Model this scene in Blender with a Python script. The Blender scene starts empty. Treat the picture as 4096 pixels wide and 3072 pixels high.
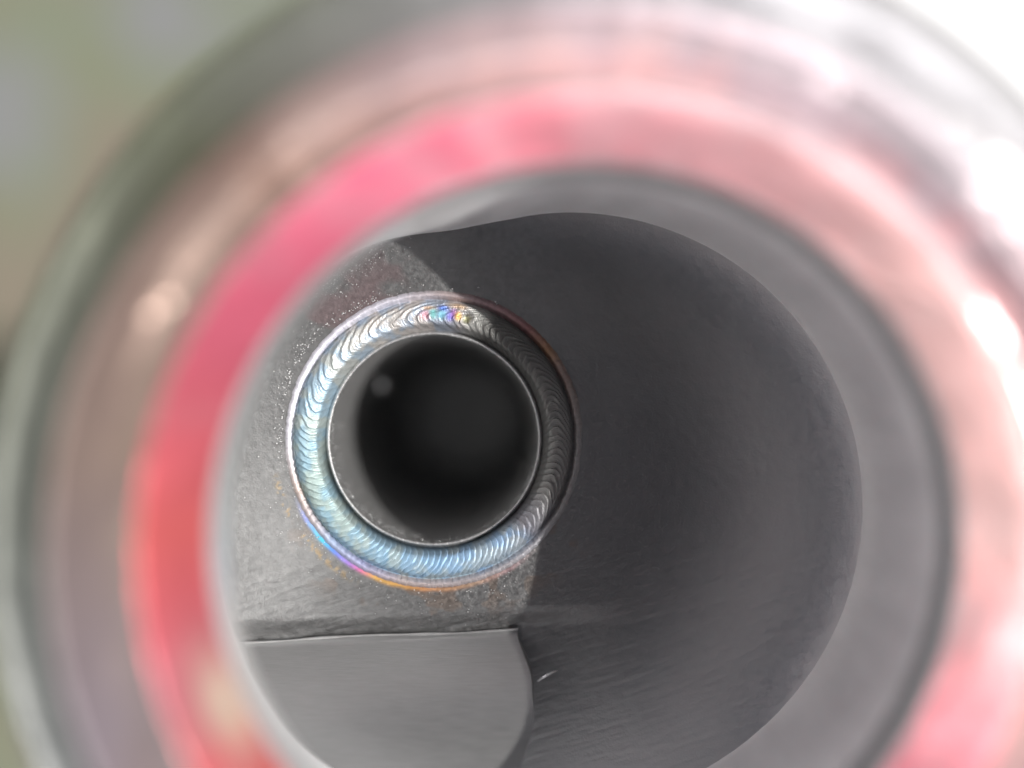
# Close-up into a welded steel pipe fitting.  1 Blender unit = 1 cm.
import bpy, math, random
import numpy as np
from mathutils import Vector, noise

sc = bpy.context.scene
sc.unit_settings.scale_length = 0.01
R = math.radians
rng = np.random.default_rng(7)
random.seed(7)

# ------------------------------------------------------------------ camera
CAM_Z = 12.0
cd = bpy.data.cameras.new("camera")
cd.sensor_width = 36.0
cd.lens = 36.0 * CAM_Z / 10.24          # 400 photo pixels per cm on the plate
cd.clip_start = 0.1
cd.clip_end = 2000.0
cd.dof.use_dof = True
cd.dof.focus_distance = CAM_Z - 0.08
cd.dof.aperture_fstop = (cd.lens * 1e-3) / 1.15
cam = bpy.data.objects.new("camera", cd)
cam.location = (0, 0, CAM_Z)
sc.collection.objects.link(cam)
sc.camera = cam

# ------------------------------------------------------------------ daylight
SUN_EL, SUN_AZ = R(41.8), R(1.5)         # azimuth counter-clockwise from +x
world = bpy.data.worlds.new("World")
sc.world = world
world.use_nodes = True
nt = world.node_tree
nt.nodes.clear()
W = nt.nodes.new
sky = W('ShaderNodeTexSky'); sky.sky_type = 'NISHITA'; sky.sun_disc = False
sky.sun_elevation = SUN_EL
sky.sun_rotation = R(90) - SUN_AZ
hsv = W('ShaderNodeHueSaturation'); hsv.inputs['Saturation'].default_value = 0.35
bg = W('ShaderNodeBackground'); bg.inputs['Strength'].default_value = 0.085
out = W('ShaderNodeOutputWorld')
# bright cloud patch added low in the sky to put highlights on the rim
tc = W('ShaderNodeTexCoord')
dot = W('ShaderNodeVectorMath'); dot.operation = 'DOT_PRODUCT'
cdir = Vector((0.54, 0.82, 0.20)).normalized()
dot.inputs[1].default_value = cdir
nz = W('ShaderNodeTexNoise'); nz.inputs['Scale'].default_value = 2.2; nz.inputs['Detail'].default_value = 5
ad = W('ShaderNodeMath'); ad.operation = 'MULTIPLY_ADD'; ad.inputs[1].default_value = 0.34
mr = W('ShaderNodeMapRange'); mr.inputs['From Min'].default_value = 1.015; mr.inputs['From Max'].default_value = 1.06
mr.interpolation_type = 'SMOOTHSTEP'
mix = W('ShaderNodeMix'); mix.data_type = 'RGBA'
ADDED_CLOUD = mix.inputs['B']; ADDED_CLOUD.default_value = (38, 38.3, 39, 1)
L = nt.links.new
L(tc.outputs['Generated'], dot.inputs[0]); L(tc.outputs['Generated'], nz.inputs['Vector'])
L(nz.outputs['Fac'], ad.inputs[0]); L(dot.outputs['Value'], ad.inputs[2])
L(ad.outputs[0], mr.inputs['Value']); L(mr.outputs[0], mix.inputs['Factor'])
L(sky.outputs[0], hsv.inputs['Color']); # sky overhead dimmed, standing for an unseen dark cover, to deepen the bore shade
sp0 = W('ShaderNodeSeparateXYZ'); L(tc.outputs['Generated'], sp0.inputs[0])
dz = W('ShaderNodeMapRange'); dz.interpolation_type = 'SMOOTHSTEP'
dz.inputs['From Min'].default_value = .70; dz.inputs['From Max'].default_value = .97
dz.inputs['To Min'].default_value = 1.0; dz.inputs['To Max'].default_value = .38
L(sp0.outputs['Z'], dz.inputs['Value'])
vm = W('ShaderNodeVectorMath'); vm.operation = 'SCALE'
L(hsv.outputs[0], vm.inputs[0]); L(dz.outputs[0], vm.inputs['Scale']); L(vm.outputs[0], mix.inputs['A'])
# glow added low over the horizon away from the sun, brightening the rim
sep = W('ShaderNodeSeparateXYZ'); L(tc.outputs['Generated'], sep.inputs[0])
hz = W('ShaderNodeMapRange'); hz.interpolation_type = 'SMOOTHSTEP'
hz.inputs['From Min'].default_value = .42; hz.inputs['From Max'].default_value = .05
L(sep.outputs['Z'], hz.inputs['Value'])
d2 = W('ShaderNodeVectorMath'); d2.operation = 'DOT_PRODUCT'; d2.inputs[1].default_value = (-.60, -.80, 0)
L(tc.outputs['Generated'], d2.inputs[0])
hm = W('ShaderNodeMapRange'); hm.interpolation_type = 'SMOOTHSTEP'
hm.inputs['From Min'].default_value = -.25; hm.inputs['From Max'].default_value = .55
L(d2.outputs['Value'], hm.inputs['Value'])
hmul = W('ShaderNodeMath'); hmul.operation = 'MULTIPLY'
L(hz.outputs[0], hmul.inputs[0]); L(hm.outputs[0], hmul.inputs[1])
mix2 = W('ShaderNodeMix'); mix2.data_type = 'RGBA'; mix2.inputs['B'].default_value = (60, 59, 59, 1)
L(hmul.outputs[0], mix2.inputs['Factor']); L(mix.outputs['Result'], mix2.inputs['A'])
L(mix2.outputs['Result'], bg.inputs['Color']); L(bg.outputs[0], out.inputs[0])

sd = bpy.data.lights.new("sun", 'SUN')
sd.energy = 5.0; sd.angle = R(0.55); sd.color = (1.0, 0.97, 0.93)
sun = bpy.data.objects.new("sun", sd)
sdir = Vector((math.cos(SUN_EL)*math.cos(SUN_AZ), math.cos(SUN_EL)*math.sin(SUN_AZ), math.sin(SUN_EL)))
sun.rotation_euler = sdir.to_track_quat('Z', 'Y').to_euler()
sun.location = sdir * 60
sc.collection.objects.link(sun)

vs = sc.view_settings
vs.view_transform = 'Standard'; vs.look = 'None'; vs.exposure = 0.0; vs.gamma = 1.0
vs.use_curve_mapping = False
sc.cycles.use_denoising = True
sc.cycles.max_bounces = 10
sc.cycles.sample_clamp_indirect = 6.0
sc.cycles.caustics_reflective = True
sc.cycles.blur_glossy = 0.5

# ------------------------------------------------------------------ helpers
CX, CY = 0.575, -1.215         # axis of the big bore
WX, WY = -0.785, -0.553        # axis of the welded small tube

def tag(o, label=None, cat=None, group=None, kind=None):
    if label: o['label'] = label
    if cat: o['category'] = cat
    if group: o['group'] = group
    if kind: o['kind'] = kind
    return o

def make_obj(name, verts, faces, mat, parent=None, smooth=True, cols=None, extra=None):
    me = bpy.data.meshes.new(name)
    verts = np.asarray(verts, dtype=np.float32).reshape(-1, 3)
    faces = np.asarray(faces, dtype=np.int32)
    n, k = faces.shape
    me.vertices.add(len(verts)); me.vertices.foreach_set('co', verts.ravel())
    me.loops.add(n*k); me.loops.foreach_set('vertex_index', faces.ravel())
    me.polygons.add(n); me.polygons.foreach_set('loop_start', np.arange(n, dtype=np.int32)*k)
    me.update(calc_edges=True)
    me.polygons.foreach_set('use_smooth', np.full(n, smooth))
    if cols is not None:
        a = me.color_attributes.new('tint', 'FLOAT_COLOR', 'POINT')
        c = np.ones((len(verts), 4), dtype=np.float32); c[:, :3] = cols.reshape(-1, 3)
        a.data.foreach_set('color', c.ravel())
    if extra:
        for nm, arr in extra.items():
            a = me.attributes.new(nm, 'FLOAT', 'POINT')
            a.data.foreach_set('value', np.asarray(arr, dtype=np.float32).ravel())
    me.validate()
    me.materials.append(mat)
    o = bpy.data.objects.new(name, me)
    sc.collection.objects.link(o)
    if parent: o.parent = parent
    return o

def grid_faces(nu, nv, wrap_u=True, flip=False):
    """vertex index = u*nv + v"""
    uu = np.arange(nu if wrap_u else nu-1)
    vv = np.arange(nv-1)
    U, V = np.meshgrid(uu, vv, indexing='ij')
    U2 = (U+1) % nu
    a = U*nv+V; b = U2*nv+V; c = U2*nv+V+1; d = U*nv+V+1
    f = np.stack([a, b, c, d], -1).reshape(-1, 4)
    return f[:, ::-1] if flip else f

def catmull(pts, n):
    """smooth dense curve through (r,z) points"""
    P = np.array(pts, float)
    P = np.vstack([2*P[0]-P[1], P, 2*P[-1]-P[-2]])
    outp = []
    for i in range(1, len(P)-2):
        p0, p1, p2, p3 = P[i-1], P[i], P[i+1], P[i+2]
        for t in np.linspace(0, 1, n, endpoint=False):
            outp.append(0.5*((2*p1)+(-p0+p2)*t+(2*p0-5*p1+4*p2-p3)*t*t+(-p0+3*p1-3*p2+p3)*t**3))
    outp.append(P[-2])
    return np.array(outp)

def revolve(name, prof, cx, cy, nth, mat, parent, flip=False, wob=None):
    prof = np.array(prof)
    th = np.linspace(0, 2*math.pi, nth, endpoint=False)
    T, Rr = np.meshgrid(th, prof[:, 0], indexing='ij')
    Z = np.broadcast_to(prof[:, 1], T.shape).copy()
    if wob is not None:
        dr, dz = wob(T, Rr, Z)
        Rr = Rr+dr; Z = Z+dz
    V = np.stack([cx+Rr*np.cos(T), cy+Rr*np.sin(T), Z], -1)
    return make_obj(name, V, grid_faces(nth, len(prof), True, flip), mat, parent)

def smooth(a, b, x):
    t = np.clip((x-a)/(b-a), 0, 1)
    return t*t*(3-2*t)

def vnoise(x, y, seed=0):
    """cheap smooth 2d value noise, 0..1"""
    r = np.random.default_rng(seed)
    tab = r.random((256, 256))
    xi = np.floor(x).astype(int); yi = np.floor(y).astype(int)
    fx = x-xi; fy = y-yi
    fx = fx*fx*(3-2*fx); fy = fy*fy*(3-2*fy)
    g = lambda i, j: tab[i % 256, j % 256]
    return (g(xi, yi)*(1-fx)+g(xi+1, yi)*fx)*(1-fy)+(g(xi, yi+1)*(1-fx)+g(xi+1, yi+1)*fx)*fy

def fbm(x, y, seed=0, o=4):
    s = 0; a = .5; tot = 0
    for k in range(o):
        s = s+a*vnoise(x*2**k, y*2**k, seed+k); tot += a; a *= .5
    return s/tot

# ------------------------------------------------------------------ materials
def new_mat(name):
    m = bpy.data.materials.new(name); m.use_nodes = True
    n = m.node_tree.nodes; b = n['Principled BSDF']
    return m, n, m.node_tree.links.new, b

def metal(name, col, rough, metallic=1.0, nscale=20, namp=0.06, bump=0.02, bscale=60, attr=False,
          stretch=(1, 1, 1), rough_amp=0.1, bdist=0.02):
    m, n, l, b = new_mat(name)
    b.inputs['Metallic'].default_value = metallic
    tc = n.new('ShaderNodeTexCoord'); mp = n.new('ShaderNodeMapping')
    mp.inputs['Scale'].default_value = stretch
    l(tc.outputs['Object'], mp.inputs['Vector'])
    nz = n.new('ShaderNodeTexNoise'); nz.inputs['Scale'].default_value = nscale; nz.inputs['Detail'].default_value = 6
    l(mp.outputs[0], nz.inputs['Vector'])
    mrr = n.new('ShaderNodeMapRange')
    mrr.inputs['From Min'].default_value = .3; mrr.inputs['From Max'].default_value = .7
    mrr.inputs['To Min'].default_value = rough-rough_amp; mrr.inputs['To Max'].default_value = rough+rough_amp
    l(nz.outputs['Fac'], mrr.inputs['Value']); l(mrr.outputs[0], b.inputs['Roughness'])
    mul = n.new('ShaderNodeMix'); mul.data_type = 'RGBA'; mul.blend_type = 'MULTIPLY'
    mul.inputs['Factor'].default_value = 1.0
    v = n.new('ShaderNodeMapRange'); v.inputs['From Min'].default_value = .25; v.inputs['From Max'].default_value = .75
    v.inputs['To Min'].default_value = 1-namp; v.inputs['To Max'].default_value = 1+namp
    l(nz.outputs['Fac'], v.inputs['Value'])
    if attr:
        at = n.new('ShaderNodeAttribute'); at.attribute_name = 'tint'
        l(at.outputs['Color'], mul.inputs['A'])
    else:
        mul.inputs['A'].default_value = (*col, 1)
    l(v.outputs[0], mul.inputs['B'])
    l(mul.outputs['Result'], b.inputs['Base Color'])
    if bump:
        n2 = n.new('ShaderNodeTexNoise'); n2.inputs['Scale'].default_value = bscale; n2.inputs['Detail'].default_value = 4
        l(mp.outputs[0], n2.inputs['Vector'])
        bp = n.new('ShaderNodeBump'); bp.inputs['Strength'].default_value = bump; bp.inputs['Distance'].default_value = bdist
        l(n2.outputs['Fac'], bp.inputs['Height']); l(bp.outputs[0], b.inputs['Normal'])
    return m

M_plate = metal('brushed_plate_steel', None, .46, .92, nscale=26, namp=.04, bump=.22, bscale=55, attr=True, rough_amp=.10)
M_bead = metal('weld_steel', None, .50, .60, nscale=30, namp=.07, bump=.30, bscale=70, attr=True, rough_amp=.08)
M_wall = metal('turned_bore_steel', (.90, .91, .91), .46, .25, nscale=3, namp=.06, bump=.08, bscale=14, stretch=(1, 1, .25))
M_tube = metal('dark_tube_steel', (.50, .50, .50), .46, .88, nscale=40, namp=.25, bump=.4, bscale=60)
M_slope = metal('brushed_slope_steel', (.235, .235, .235), .45, .80, rough_amp=.03, nscale=22, namp=.07, bump=.12, bscale=30, stretch=(.22, 3, 1))
M_ball = metal('spot_ball_steel', (.95, .95, .95), .35, .6, bump=0)
M_spat = metal('spatter_steel', (.55, .55, .55), .30, 1.0, bump=0)

# rim colour: red tint plus painted reflections and a lighter lit top right
def rim_mat():
    m, n, l, b = new_mat('rim_steel_painted_light')
    b.inputs['Metallic'].default_value = .55
    b.inputs['Specular IOR Level'].default_value = .15
    b.inputs['Roughness'].default_value = .30
    at = n.new('ShaderNodeAttribute'); at.attribute_name = 'tint'
    l(at.outputs['Color'], b.inputs['Base Color'])
    tc = n.new('ShaderNodeTexCoord')
    nz = n.new('ShaderNodeTexNoise'); nz.inputs['Scale'].default_value = 1.1; nz.inputs['Detail'].default_value = 3
    l(tc.outputs['Object'], nz.inputs['Vector'])
    bp = n.new('ShaderNodeBump'); bp.inputs['Strength'].default_value = .5; bp.inputs['Distance'].default_value = .25
    l(nz.outputs['Fac'], bp.inputs['Height']); l(bp.outputs[0], b.inputs['Normal'])
    return m
M_rim = rim_mat()

# ------------------------------------------------------------------ setting
def plane(name, x0, x1, y0, y1, z, mat):
    o = make_obj(name, [(x0, y0, z), (x1, y0, z), (x1, y1, z), (x0, y1, z)], [(0, 1, 2, 3)], mat, smooth=False)
    return o

m, n, l, b = new_mat('olive_bench_paint')
tcn = n.new('ShaderNodeTexCoord'); nz = n.new('ShaderNodeTexNoise'); nz.inputs['Scale'].default_value = .22
nz.inputs['Detail'].default_value = 3
l(tcn.outputs['Object'], nz.inputs['Vector'])
cr = n.new('ShaderNodeValToRGB')
cr.color_ramp.elements[0].position = .36; cr.color_ramp.elements[0].color = (.20, .165, .125, 1)
cr.color_ramp.elements[1].position = .64; cr.color_ramp.elements[1].color = (.20, .20, .205, 1)
e = cr.color_ramp.elements.new(.5); e.color = (.17, .19, .125, 1)
l(nz.outputs['Fac'], cr.inputs[0]); l(cr.outputs[0], b.inputs['Base Color']); b.inputs['Roughness'].default_value = .7
bench = plane('ground', -400, 400, -400, 400, -30.0, m)
tag(bench, kind='structure')

mw, n, l, b = new_mat('white_paper'); b.inputs['Base Color'].default_value = (.86, .86, .86, 1); b.inputs['Roughness'].default_value = .6
import bmesh
bmw = bmesh.new(); bmesh.ops.create_cube(bmw, size=1)
me = bpy.data.meshes.new('paper_sheet'); bmesh.ops.scale(bmw, vec=(60, 90, .03), verts=bmw.verts); bmw.to_mesh(me); bmw.free()
me.materials.append(mw)
sheet = bpy.data.objects.new('paper_sheet', me); sc.collection.objects.link(sheet)
sheet.location = (43.5, 22, -29.975); sheet.rotation_euler = (0, 0, R(-14))
tag(sheet, 'blank bright white sheet lying under the fitting at the top right corner', 'paper sheet')

# ------------------------------------------------------------------ the fitting
fit = bpy.data.objects.new('welded_pipe_fitting', None)
fit.empty_display_size = 1
fit.location = (0, 0, 0)
sc.collection.objects.link(fit)
tag(fit, 'round steel pipe fitting with red tinted rim and ring shaped weld bead inside', 'pipe fitting')

# bore wall; its foot flares on the left and rides on a cove on the right
RB = 2.9
def foot_extra(T):
    d = np.degrees(T) % 360
    return .02+.64*smooth(110, 150, d)*(1-smooth(215, 262, d))+.14*smooth(100, 125, d)*(1-smooth(250, 330, d))
def cove(T):
    d = (np.degrees(T)+180) % 360-180
    return smooth(-75, -30, d)*(1-smooth(88, 122, d))
def foot_top(T): return foot_z(T)+.42*cove(T)
def foot_r(T): return RB+foot_extra(T)+.03*cove(T)
def foot_z(T): return -.40*cove(T)
nth = 360
th = np.linspace(0, 2*math.pi, nth, endpoint=False)
q = np.concatenate([np.linspace(0, .12, 5), np.linspace(.16, 1, 22)])
T, Q = np.meshgrid(th, q, indexing='ij')
zf = foot_top(T)-.03; rf = foot_r(T)-.02*np.exp(-Q*40)
Zw = zf+(2.20-zf)*Q
Rw = rf+(RB-rf)*Q**.8
make_obj('bore_wall', np.stack([CX+Rw*np.cos(T), CY+Rw*np.sin(T), Zw], -1), grid_faces(nth, len(q), True, True), M_wall, fit)
lipin = catmull([(2.90, 2.20), (2.902, 2.30), (2.906, 2.42), (2.915, 2.53), (2.94, 2.60)], 6)
revolve('bore_edge', lipin, CX, CY, 256, metal('edge_steel', (.62, .63, .63), .34, .66, bump=0), fit, flip=True)

def hexc(r, g, b): return np.array([r, g, b], float)

def rim_ring(name, pts, colfn, n=10):
    prof = catmull(pts, n)
    nth = 512
    th = np.linspace(0, 2*math.pi, nth, endpoint=False)
    T, Q = np.meshgrid(th, np.arange(len(prof)), indexing='ij')
    s = Q/(len(prof)-1)
    Rr = prof[:, 0][Q]; Z = prof[:, 1][Q]
    if name == 'rim_face':          # shallow groove shaped to catch a bright streak, deepest at the top right
        Z = Z-.17*np.exp(-((Rr-3.54)/.10)**2)*smooth(0, .8, np.cos(T-1.40))
    if name == 'outer_flank': Rr = Rr+(-.13+.17*np.cos(T-.7))*smooth(0, .5, s)
    w = fbm(3*np.cos(T)+10, 3*np.sin(T)+10+Rr, 3)
    Z = Z+(w-.5)*.10*np.sin(math.pi*s)
    V = np.stack([CX+Rr*np.cos(T), CY+Rr*np.sin(T), Z], -1)
    cols = colfn(T, s, Rr)
    return make_obj(name, V, grid_faces(nth, len(prof), True, True), M_rim, fit, cols=cols)

def lerp(a, b, t): return a+(b-a)*t[..., None]

def angramp(T, keys):
    """periodic colour ramp over angle in degrees"""
    d = np.degrees(T) % 360
    ks = sorted(keys); A = np.array([k[0] for k in ks], float); C = np.array([k[1] for k in ks], float)
    A = np.concatenate([[A[-1]-360], A, [A[0]+360]]); C = np.vstack([C[-1], C, C[0]])
    return np.stack([np.interp(d, A, C[:, i]) for i in range(3)], -1)

def chamfer_col(T, s, Rr):  # red band, painted paler at top and right where it catches light
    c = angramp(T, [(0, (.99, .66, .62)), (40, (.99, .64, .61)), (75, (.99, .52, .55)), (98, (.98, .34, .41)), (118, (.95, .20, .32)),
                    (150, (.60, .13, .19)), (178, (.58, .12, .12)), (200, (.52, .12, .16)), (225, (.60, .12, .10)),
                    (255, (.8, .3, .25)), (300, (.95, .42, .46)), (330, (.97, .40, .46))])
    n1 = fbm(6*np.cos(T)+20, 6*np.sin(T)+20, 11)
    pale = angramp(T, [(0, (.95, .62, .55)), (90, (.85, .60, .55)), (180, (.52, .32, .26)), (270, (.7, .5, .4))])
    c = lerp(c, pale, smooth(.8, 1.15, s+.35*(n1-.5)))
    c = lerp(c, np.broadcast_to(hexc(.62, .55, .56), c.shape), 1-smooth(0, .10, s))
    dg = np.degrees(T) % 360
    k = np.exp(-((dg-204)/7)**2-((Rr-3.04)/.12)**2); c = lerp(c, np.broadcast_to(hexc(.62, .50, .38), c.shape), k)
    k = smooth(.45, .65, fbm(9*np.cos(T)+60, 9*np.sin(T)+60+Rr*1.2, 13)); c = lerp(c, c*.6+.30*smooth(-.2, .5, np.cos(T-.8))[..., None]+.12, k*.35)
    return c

def lip_col(T, s, Rr):  # rosy tan face, painted brighter at top and right like its highlights
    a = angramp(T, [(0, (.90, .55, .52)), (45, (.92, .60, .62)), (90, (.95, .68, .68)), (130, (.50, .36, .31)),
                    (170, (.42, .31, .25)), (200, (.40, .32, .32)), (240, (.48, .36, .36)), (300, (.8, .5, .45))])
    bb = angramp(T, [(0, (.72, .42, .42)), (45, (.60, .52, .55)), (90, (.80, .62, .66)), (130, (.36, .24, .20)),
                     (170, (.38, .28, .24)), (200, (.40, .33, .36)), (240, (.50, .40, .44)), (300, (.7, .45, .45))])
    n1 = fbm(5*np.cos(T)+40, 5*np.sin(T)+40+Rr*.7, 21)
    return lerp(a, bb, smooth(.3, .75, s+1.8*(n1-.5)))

def flank_col(T, s, Rr):  # painted olive and grey reflections around the flank
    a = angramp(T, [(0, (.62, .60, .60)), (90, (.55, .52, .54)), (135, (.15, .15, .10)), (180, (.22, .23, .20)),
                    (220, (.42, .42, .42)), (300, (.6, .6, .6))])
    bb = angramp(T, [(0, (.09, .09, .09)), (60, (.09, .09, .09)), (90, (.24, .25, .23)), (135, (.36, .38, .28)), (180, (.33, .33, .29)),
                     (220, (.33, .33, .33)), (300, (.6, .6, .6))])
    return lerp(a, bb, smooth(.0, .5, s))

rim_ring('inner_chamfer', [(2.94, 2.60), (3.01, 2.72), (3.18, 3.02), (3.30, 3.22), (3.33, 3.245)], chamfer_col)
rim_ring('rim_face', [(3.33, 3.245), (3.37, 3.243), (3.49, 3.252), (3.57, 3.258), (3.66, 3.262), (3.80, 3.265), (3.95, 3.245), (4.04, 3.12)], lip_col)
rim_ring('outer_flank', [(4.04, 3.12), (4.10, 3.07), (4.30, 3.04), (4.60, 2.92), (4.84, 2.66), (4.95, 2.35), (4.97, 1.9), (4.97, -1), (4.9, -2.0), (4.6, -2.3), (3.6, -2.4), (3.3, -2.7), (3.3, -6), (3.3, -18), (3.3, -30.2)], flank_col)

# ---- floor plate: polar sheet around the weld, clipped to just under the wall foot
SEAM = lambda x: -2.465+.046*(x-.1)
nth, nr = 900, 260
th = np.linspace(0, 2*math.pi, nth, endpoint=False)
dx, dy = WX-CX, WY-CY
Rmax = np.full(nth, 2.0)
for _ in range(60):                      # solve |W + R u - C| = foot radius(angle)
    px, py = dx+Rmax*np.cos(th), dy+Rmax*np.sin(th)
    Rmax += .6*((foot_r(np.arctan2(py, px))+.015)-np.hypot(px, py))
t = np.linspace(0, 1, nr)**1.35
Rg = 1.475+(Rmax[:, None]-1.475)*t[None, :]
Tg = np.broadcast_to(th[:, None], Rg.shape)
X = WX+Rg*np.cos(Tg); Y = WY+Rg*np.sin(Tg)
Z = np.zeros_like(X)
ds = Y-SEAM(X)
fadex = 1-smooth(.15, 1.6, X)
Z -= .105*(1-smooth(.0, .26, ds))*fadex                # the plate dips towards the seam
rc = np.hypot(X-CX, Y-CY); tcv = np.arctan2(Y-CY, X-CX)
Z += foot_z(tcv)*np.clip((rc-.5)/(foot_r(tcv)+.015-.5), 0, 1)**2.0
Z += .42*cove(tcv)*np.clip((rc-(foot_r(tcv)-1.2))/1.215, 0, 1)**3.0
fine = fbm(X*14+50, Y*14+50, 31)
nearw = np.exp(-((Rg-1.56)/.12)**2)
Z += (fine-.5)*.006+(fbm(X*32+9, Y*32+9, 35, 2)-.5)*.005*nearw
Z += .006*np.exp(-((Rg-1.44)/.05)**2)
sc1 = fbm((X*math.cos(.3)+Y*math.sin(.3))*3+30, (Y*math.cos(.3)-X*math.sin(.3))*26+30, 41, 3)
Z += (sc1-.5)*.010*smooth(-.1, .1, .75-ds)
base = .20+.42*smooth(2.2, 4.5, Rg)+.03*(fbm(X*3+5, Y*3+5, 51)-.5)+.06*(fbm(X*22+5, Y*22+5, 55, 3)-.5)*(1-smooth(.0, .8, X))  # lighter away from the weld: painted bounce-light gradient on the floor
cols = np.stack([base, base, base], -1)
deg = np.degrees(Tg) % 360
mv = smooth(.52, .66, fbm(X*2.6+3, Y*2.6+8, 61, 3))*smooth(2.2, 1.6, Rg)
cols = lerp(cols, cols*np.array([1.12, .84, .86]), np.clip(mv*.8*smooth(90, 105, deg)*(1-smooth(150, 170, deg)), 0, 1))
br = smooth(.58, .68, fbm(X*5+13, Y*5+18, 71, 3))*smooth(2.0, 1.6, Rg)
cols = lerp(cols, cols*np.array([1.15, .86, .68]), np.clip(.55*br*smooth(195, 240, deg)*(1-smooth(320, 340, deg)), 0, 1))
# heat-tint line hugging the toe of the weld on its lower left
tintline = angramp(Tg, [(195, (.5, .5, .5)), (212, (.30, .35, .75)), (222, (.05, .55, .80)), (228, (.12, .28, .85)), (236, (.45, .25, .75)),
                        (241, (.85, .22, .45)), (247, (.95, .55, .15)), (256, (.90, .50, .15)), (266, (.80, .38, .16)),
                        (285, (.60, .40, .28)), (300, (.55, .38, .40)), (318, (.5, .5, .5)), (0, (.5, .5, .5))])
wl = np.exp(-((Rg-1.500-.012*(fbm(deg*.3, Rg*0, 81)-.5))/.024)**2)*smooth(200, 216, deg)*(1-smooth(298, 320, deg))
cols = lerp(cols, tintline, np.clip(wl*.8, 0, 1))
ol = np.exp(-((Rg-1.62)/.03)**2)*smooth(190, 198, deg)*(1-smooth(235, 245, deg))*smooth(.5, .6, fbm(deg*.9, Rg*20, 91, 2))
cols = lerp(cols, np.broadcast_to(hexc(.55, .36, .12), cols.shape), ol*.35)
V = np.stack([X, Y, Z], -1)
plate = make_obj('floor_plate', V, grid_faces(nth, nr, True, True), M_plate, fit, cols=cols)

# ---- sloped plate below the seam
nx, ny = 240, 120
ny2 = ny
k = np.linspace(0, 1, ny)
YB = CY-3.3
def xend(y): return .06+.16*smooth(-2.5, -2.95, y)-.20*smooth(-3.1, -4.1, y)+.012*np.sin(y*9)
ytop_l = SEAM(0.0)
# rows run down from the seam, columns from the left wall to the rounded free end
xs01 = np.linspace(0, 1, nx)
Yr = ytop_l+(YB-ytop_l)*k
Xl = CX-np.sqrt(np.maximum(3.50**2-(Yr-CY)**2, .3))
Xs = Xl[None, :]+(xend(Yr)-Xl)[None, :]*xs01[:, None]
Ys = Yr[None, :]+(SEAM(Xs)-ytop_l)*(1-k)[None, :]
dd = np.maximum(SEAM(Xs)-Ys, 0)
Zs = -.105+.88*dd/(1+(dd/1.5)**2)+.035*np.exp(-(dd/.03)**2)
Zs += (fbm(Xs*2+3, Ys*5+4, 101, 3)-.5)*.005
Zs[-1, :] = -.2                     # vertical free end
make_obj('sloped_plate', np.stack([Xs, Ys, Zs], -1), grid_faces(nx, ny, False, False), M_slope, fit)
# seam ridge
def ridge(name, p, w, mat, parent):
    p = np.array(p, float); nseg = 10
    T = np.gradient(p, axis=0); T /= np.linalg.norm(T, axis=1)[:, None]
    N = np.stack([-T[:, 1], T[:, 0], 0*T[:, 0]], -1)
    ang = np.linspace(0, 2*math.pi, nseg, endpoint=False)
    V = p[:, None, :]+w[:, None, None]*(np.cos(ang)[None, :, None]*N[:, None, :]+np.sin(ang)[None, :, None]*np.array([0, 0, 1.]))
    V = V.transpose(1, 0, 2)
    return make_obj(name, V, grid_faces(nseg, len(p), True), mat, parent)
M_ridge = metal('scraped_edge_steel', (.38, .38, .38), .4, .8, bump=0)
xr = np.linspace(-2.75, .06, 120)
pr = np.stack([xr, SEAM(xr)+.01*np.sin(xr*3), -.062+0*xr], -1)
ridge('seam_ridge', pr, .014+.006*np.sin(xr*9)*np.sin(xr*2.3), M_ridge, fit)

xb = np.linspace(0, 1, 24)
pb = np.stack([.25+.20*xb, -2.90+.13*xb-.05*xb*xb, .30-.12*xb], -1)
ridge('metal_burr', pb, .018*np.sin(np.pi*np.clip(xb*.9+.08, 0, 1))+.001, M_spat, fit)

# ---- weld bead: dense ring with overlapping ripples
TH = np.linspace(0, 2*math.pi, 3600, endpoint=False)
bp = catmull([(1.085, -.13), (1.10, -.10), (1.125, -.02), (1.155, .060), (1.20, .092), (1.26, .105), (1.32, .092), (1.36, .050),
              (1.380, .006), (1.396, -.012), (1.420, .014), (1.445, .030), (1.475, .014), (1.50, -.02)], 7)
nb = len(bp)
Tb, Qb = np.meshgrid(TH, np.arange(nb), indexing='ij')
Rb = bp[:, 0][Qb]; Zb = bp[:, 1][Qb]
degb = np.degrees(Tb) % 360
u = np.clip((Rb-1.09)/(1.395-1.09), 0, 1)                 # 0 inner .. 1 outer of the bead
# travel runs anticlockwise, start/stop crater near 78 degrees
CR = 75.0
prog = ((Tb-math.radians(CR)) % (2*math.pi))/(2*math.pi)  # 0..1 along the weld
pitch = np.interp(prog[:, 0], [0, .03, .1, .22, .30, .45, .62, .80, .92, 1.0], [.9, .62, .55, .62, .95, 1.2, 1.15, 1.0, .95, 1.0])
pitch = pitch*(1+.10*(vnoise(TH*9, TH*0, 5)-.5))
cum = np.cumsum(pitch); cum = cum/cum[-1]*100
lagk = np.interp(prog[:, 0], [0, .04, .25, .40, .8, .93, 1], [2.4, 1.7, 1.0, 1.0, 1.6, 2.2, 2.4])[:, None]
ua = np.interp(prog[:, 0], [0, .2, .35, .6, .68, .8, 1], [.45, .36, .26, .14, .42, .5, .5])[:, None]
lag = np.where(u > ua, ((u-ua)/(1-ua))**1.7*2.3, ((ua-u)/ua)**2*1.1)*lagk
wig = (fbm(TH*14, TH*0+3, 15)-.5)[:, None]*1.2*(u-.3)+(fbm(TH[:, None]*30, u*4, 17)-.5)*.35
wig = wig+(fbm(Tb*6+2, u*2.2+5, 19)-.5)*.8
ph = cum[:, None]+lag+wig
fr = ph-np.floor(ph)
idn = np.floor(ph).astype(int) % 512
amp = .6+.8*np.random.default_rng(3).random(512)[idn]
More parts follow.
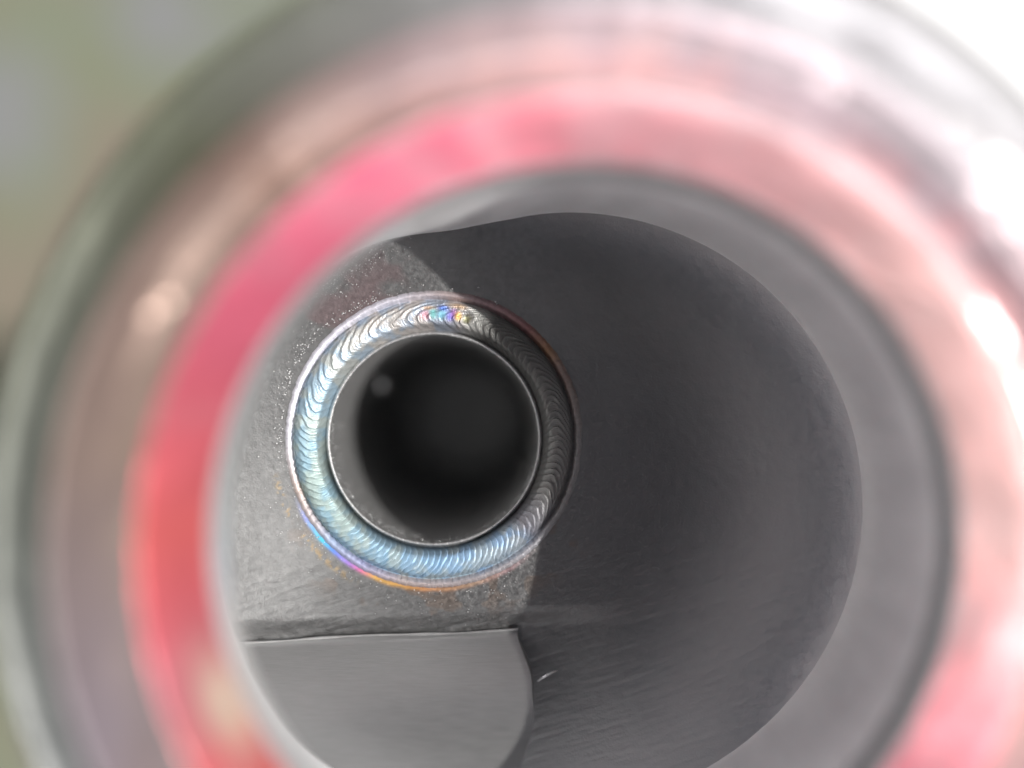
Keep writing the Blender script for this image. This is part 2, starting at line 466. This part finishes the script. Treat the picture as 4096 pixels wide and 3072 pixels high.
saw = np.where(fr < .84, fr/.84, 1-(fr-.84)/.16)
saw = saw*saw*(3-2*saw)*.5+saw*.5
inb = smooth(0, .12, u)*(1-smooth(.90, 1.0, u))
A0 = .017
fine = np.sin(ph*2*math.pi*4)*.0013
Zb = Zb+inb*(A0*amp*(saw-.5)+fine)
Zb += inb*.012*(fbm(Tb*8, u*2+1, 23)-.5)*2
# scalloped edges
Rb = Rb+.010*(saw-.5)*smooth(.6, 1, u)*(1-smooth(.99, 1.0, u)*.5)+.012*(fbm(TH*22, TH*0, 25)-.5)[:, None]*smooth(.7, 1, u)
# crater at the stop
dth = np.degrees((Tb-math.radians(CR)+math.pi) % (2*math.pi)-math.pi)
cr_ = np.exp(-(dth/2.6)**2-((Rb-1.26)/.05)**2)
Zb -= .055*cr_
ringc = np.exp(-((np.sqrt((dth/2.6)**2+((Rb-1.26)/.05)**2)-1.5)/.35)**2)
Zb += .008*ringc
# heat tints, with the sunlit left and shaded right painted in
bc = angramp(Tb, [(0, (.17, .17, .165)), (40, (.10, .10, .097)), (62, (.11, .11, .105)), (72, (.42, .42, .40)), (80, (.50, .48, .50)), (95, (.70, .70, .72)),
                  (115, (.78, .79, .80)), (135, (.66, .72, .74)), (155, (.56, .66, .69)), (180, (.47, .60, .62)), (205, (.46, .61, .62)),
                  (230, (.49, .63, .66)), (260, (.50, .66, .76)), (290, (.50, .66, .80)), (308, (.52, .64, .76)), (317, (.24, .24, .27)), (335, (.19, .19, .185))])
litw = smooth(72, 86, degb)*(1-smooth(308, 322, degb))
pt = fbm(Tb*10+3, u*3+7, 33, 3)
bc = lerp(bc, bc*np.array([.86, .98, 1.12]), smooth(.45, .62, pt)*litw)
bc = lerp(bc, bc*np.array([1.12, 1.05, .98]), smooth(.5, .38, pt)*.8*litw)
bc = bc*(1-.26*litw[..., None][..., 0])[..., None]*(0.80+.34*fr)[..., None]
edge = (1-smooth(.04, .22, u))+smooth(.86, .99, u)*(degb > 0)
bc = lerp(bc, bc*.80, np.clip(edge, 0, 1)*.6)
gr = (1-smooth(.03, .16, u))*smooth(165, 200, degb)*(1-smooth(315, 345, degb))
bc = lerp(bc, bc*.16, gr)  # groove shade painted into the bead's lower left inner edge
def spot(c_deg, c_r, sd_deg, sd_r, col, k):
    global bc
    d = (degb-c_deg+180) % 360-180
    w = np.exp(-((d/sd_deg)**2+((Rb-c_r)/sd_r)**2)**1.5)
    bc = lerp(bc, np.broadcast_to(hexc(*col), bc.shape), w*k)
spot(93, 1.24, 3.0, .045, (.72, .30, .36), .7)
spot(90, 1.25, 1.8, .05, (.25, .72, .70), .85)
spot(86, 1.25, 2.4, .05, (.30, .70, .88), .85)
spot(85.5, 1.31, 2.6, .03, (.10, .20, .62), .9)
spot(82, 1.24, 2.0, .05, (.25, .24, .75), .85)
spot(80.5, 1.27, 1.6, .05, (.42, .16, .45), .7)
spot(78.5, 1.25, 1.6, .045, (.85, .50, .14), .9)
spot(74.5, 1.24, 1.8, .04, (.42, .42, .22), .8)
spot(79, 1.35, 3.5, .03, (.62, .42, .24), .7)
spot(92, 1.31, 3, .02, (.75, .45, .22), .6)
# toe ring outside the bead: tints, with lit left and shaded right painted in
toe = smooth(1.394, 1.404, Rb)
tc_ = angramp(Tb, [(0, (.22, .22, .22)), (30, (.24, .18, .16)), (38, (.30, .18, .11)), (50, (.26, .14, .14)), (70, (.28, .20, .21)), (85, (.5, .42, .42)), (105, (.72, .70, .78)),
                   (140, (.74, .72, .80)), (180, (.66, .65, .70)), (200, (.46, .38, .35)), (215, (.42, .38, .40)), (225, (.32, .38, .52)),
                   (240, (.34, .34, .50)), (258, (.44, .37, .36)), (280, (.38, .34, .35)), (310, (.36, .36, .39)), (330, (.24, .24, .24))])
bc = lerp(bc, tc_*(0.85+.3*fbm(Tb*60, Rb*20, 77, 2))[..., None], toe)
Vb = np.stack([WX+Rb*np.cos(Tb), WY+Rb*np.sin(Tb), Zb], -1)
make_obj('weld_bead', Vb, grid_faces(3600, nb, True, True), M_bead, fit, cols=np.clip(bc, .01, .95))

# ---- small tube below the weld
tp = catmull([(1.11, -.16), (1.095, -.115), (1.075, -.085), (1.055, -.085), (1.045, -.12), (1.042, -.2), (1.04, -.5), (1.04, -2), (1.04, -4.5), (1.04, -8.4), (.9, -8.6), (.5, -8.62), (0.001, -8.63)], 10)
def twob(T, Rr, Z):
    w = fbm(T*40, Z*40+60, 44, 3)-.5
    return -.012*w*(Z < -.1), .006*w*(Z > -.2)
revolve('inner_tube', tp, WX, WY, 720, M_tube, fit, flip=False, wob=twob)

# ---- spatter grains fused to the metal around the weld
def ico():
    import bmesh
    bm = bmesh.new(); bmesh.ops.create_icosphere(bm, subdivisions=1, radius=1)
    v = np.array([x.co[:] for x in bm.verts]); f = np.array([[q.index for q in p.verts] for p in bm.faces]); bm.free()
    return v, f
iv, if_ = ico()
VV, FF, off = [], [], 0
def grain(x, y, z, s):
    global off
    v = iv*np.array([s*random.uniform(.7, 1.4), s*random.uniform(.7, 1.4), s*.7])+np.array([x, y, z])
    VV.append(v); FF.append(if_+off); off += len(v)
for i in range(280):
    a = R(random.gauss(150, 34)); r = 1.50+abs(random.gauss(0, .05))+.05*math.sin(a*3)
    if random.random() < .18: r += random.uniform(0, .45)
    grain(WX+r*math.cos(a), WY+r*math.sin(a), 0.002, random.choice([.005, .006, .007, .010]))
for i in range(170):
    a = R(random.uniform(195, 300)); r = 1.50+abs(random.gauss(0, .16))
    grain(WX+r*math.cos(a), WY+r*math.sin(a), 0.0, random.choice([.004, .005, .007]))
for i in range(260):
    a = R(random.gauss(118, 9)); r = random.gauss(1.92, .09)
    grain(WX+r*math.cos(a), WY+r*math.sin(a), 0.0, random.choice([.004, .005, .006]))
for i in range(14):
    grain(1.45*math.cos(R(-1-i*.25))+WX, 1.45*math.sin(R(-1-i*.25))+WY, .02, .008)
for i in range(420):
    a = R(random.uniform(170, 345)); z = -.10-abs(random.gauss(0, .35))
    r = 1.036
    grain(WX+r*math.cos(a), WY+r*math.sin(a), z, random.choice([.004, .005, .007]))
sp = make_obj('weld_spatter', np.vstack(VV), np.vstack(FF), M_spat, fit)
tag(sp, kind='stuff')
make_obj('spot_ball', iv*.09+np.array([-1.56, -.01, -2.45]), if_, M_ball, fit)  # bright ball added in the tube to give a blurred light spot
for o in fit.children:
    if o.name == 'inner_chamfer': tag(o, 'red tinted glossy chamfer around the mouth')
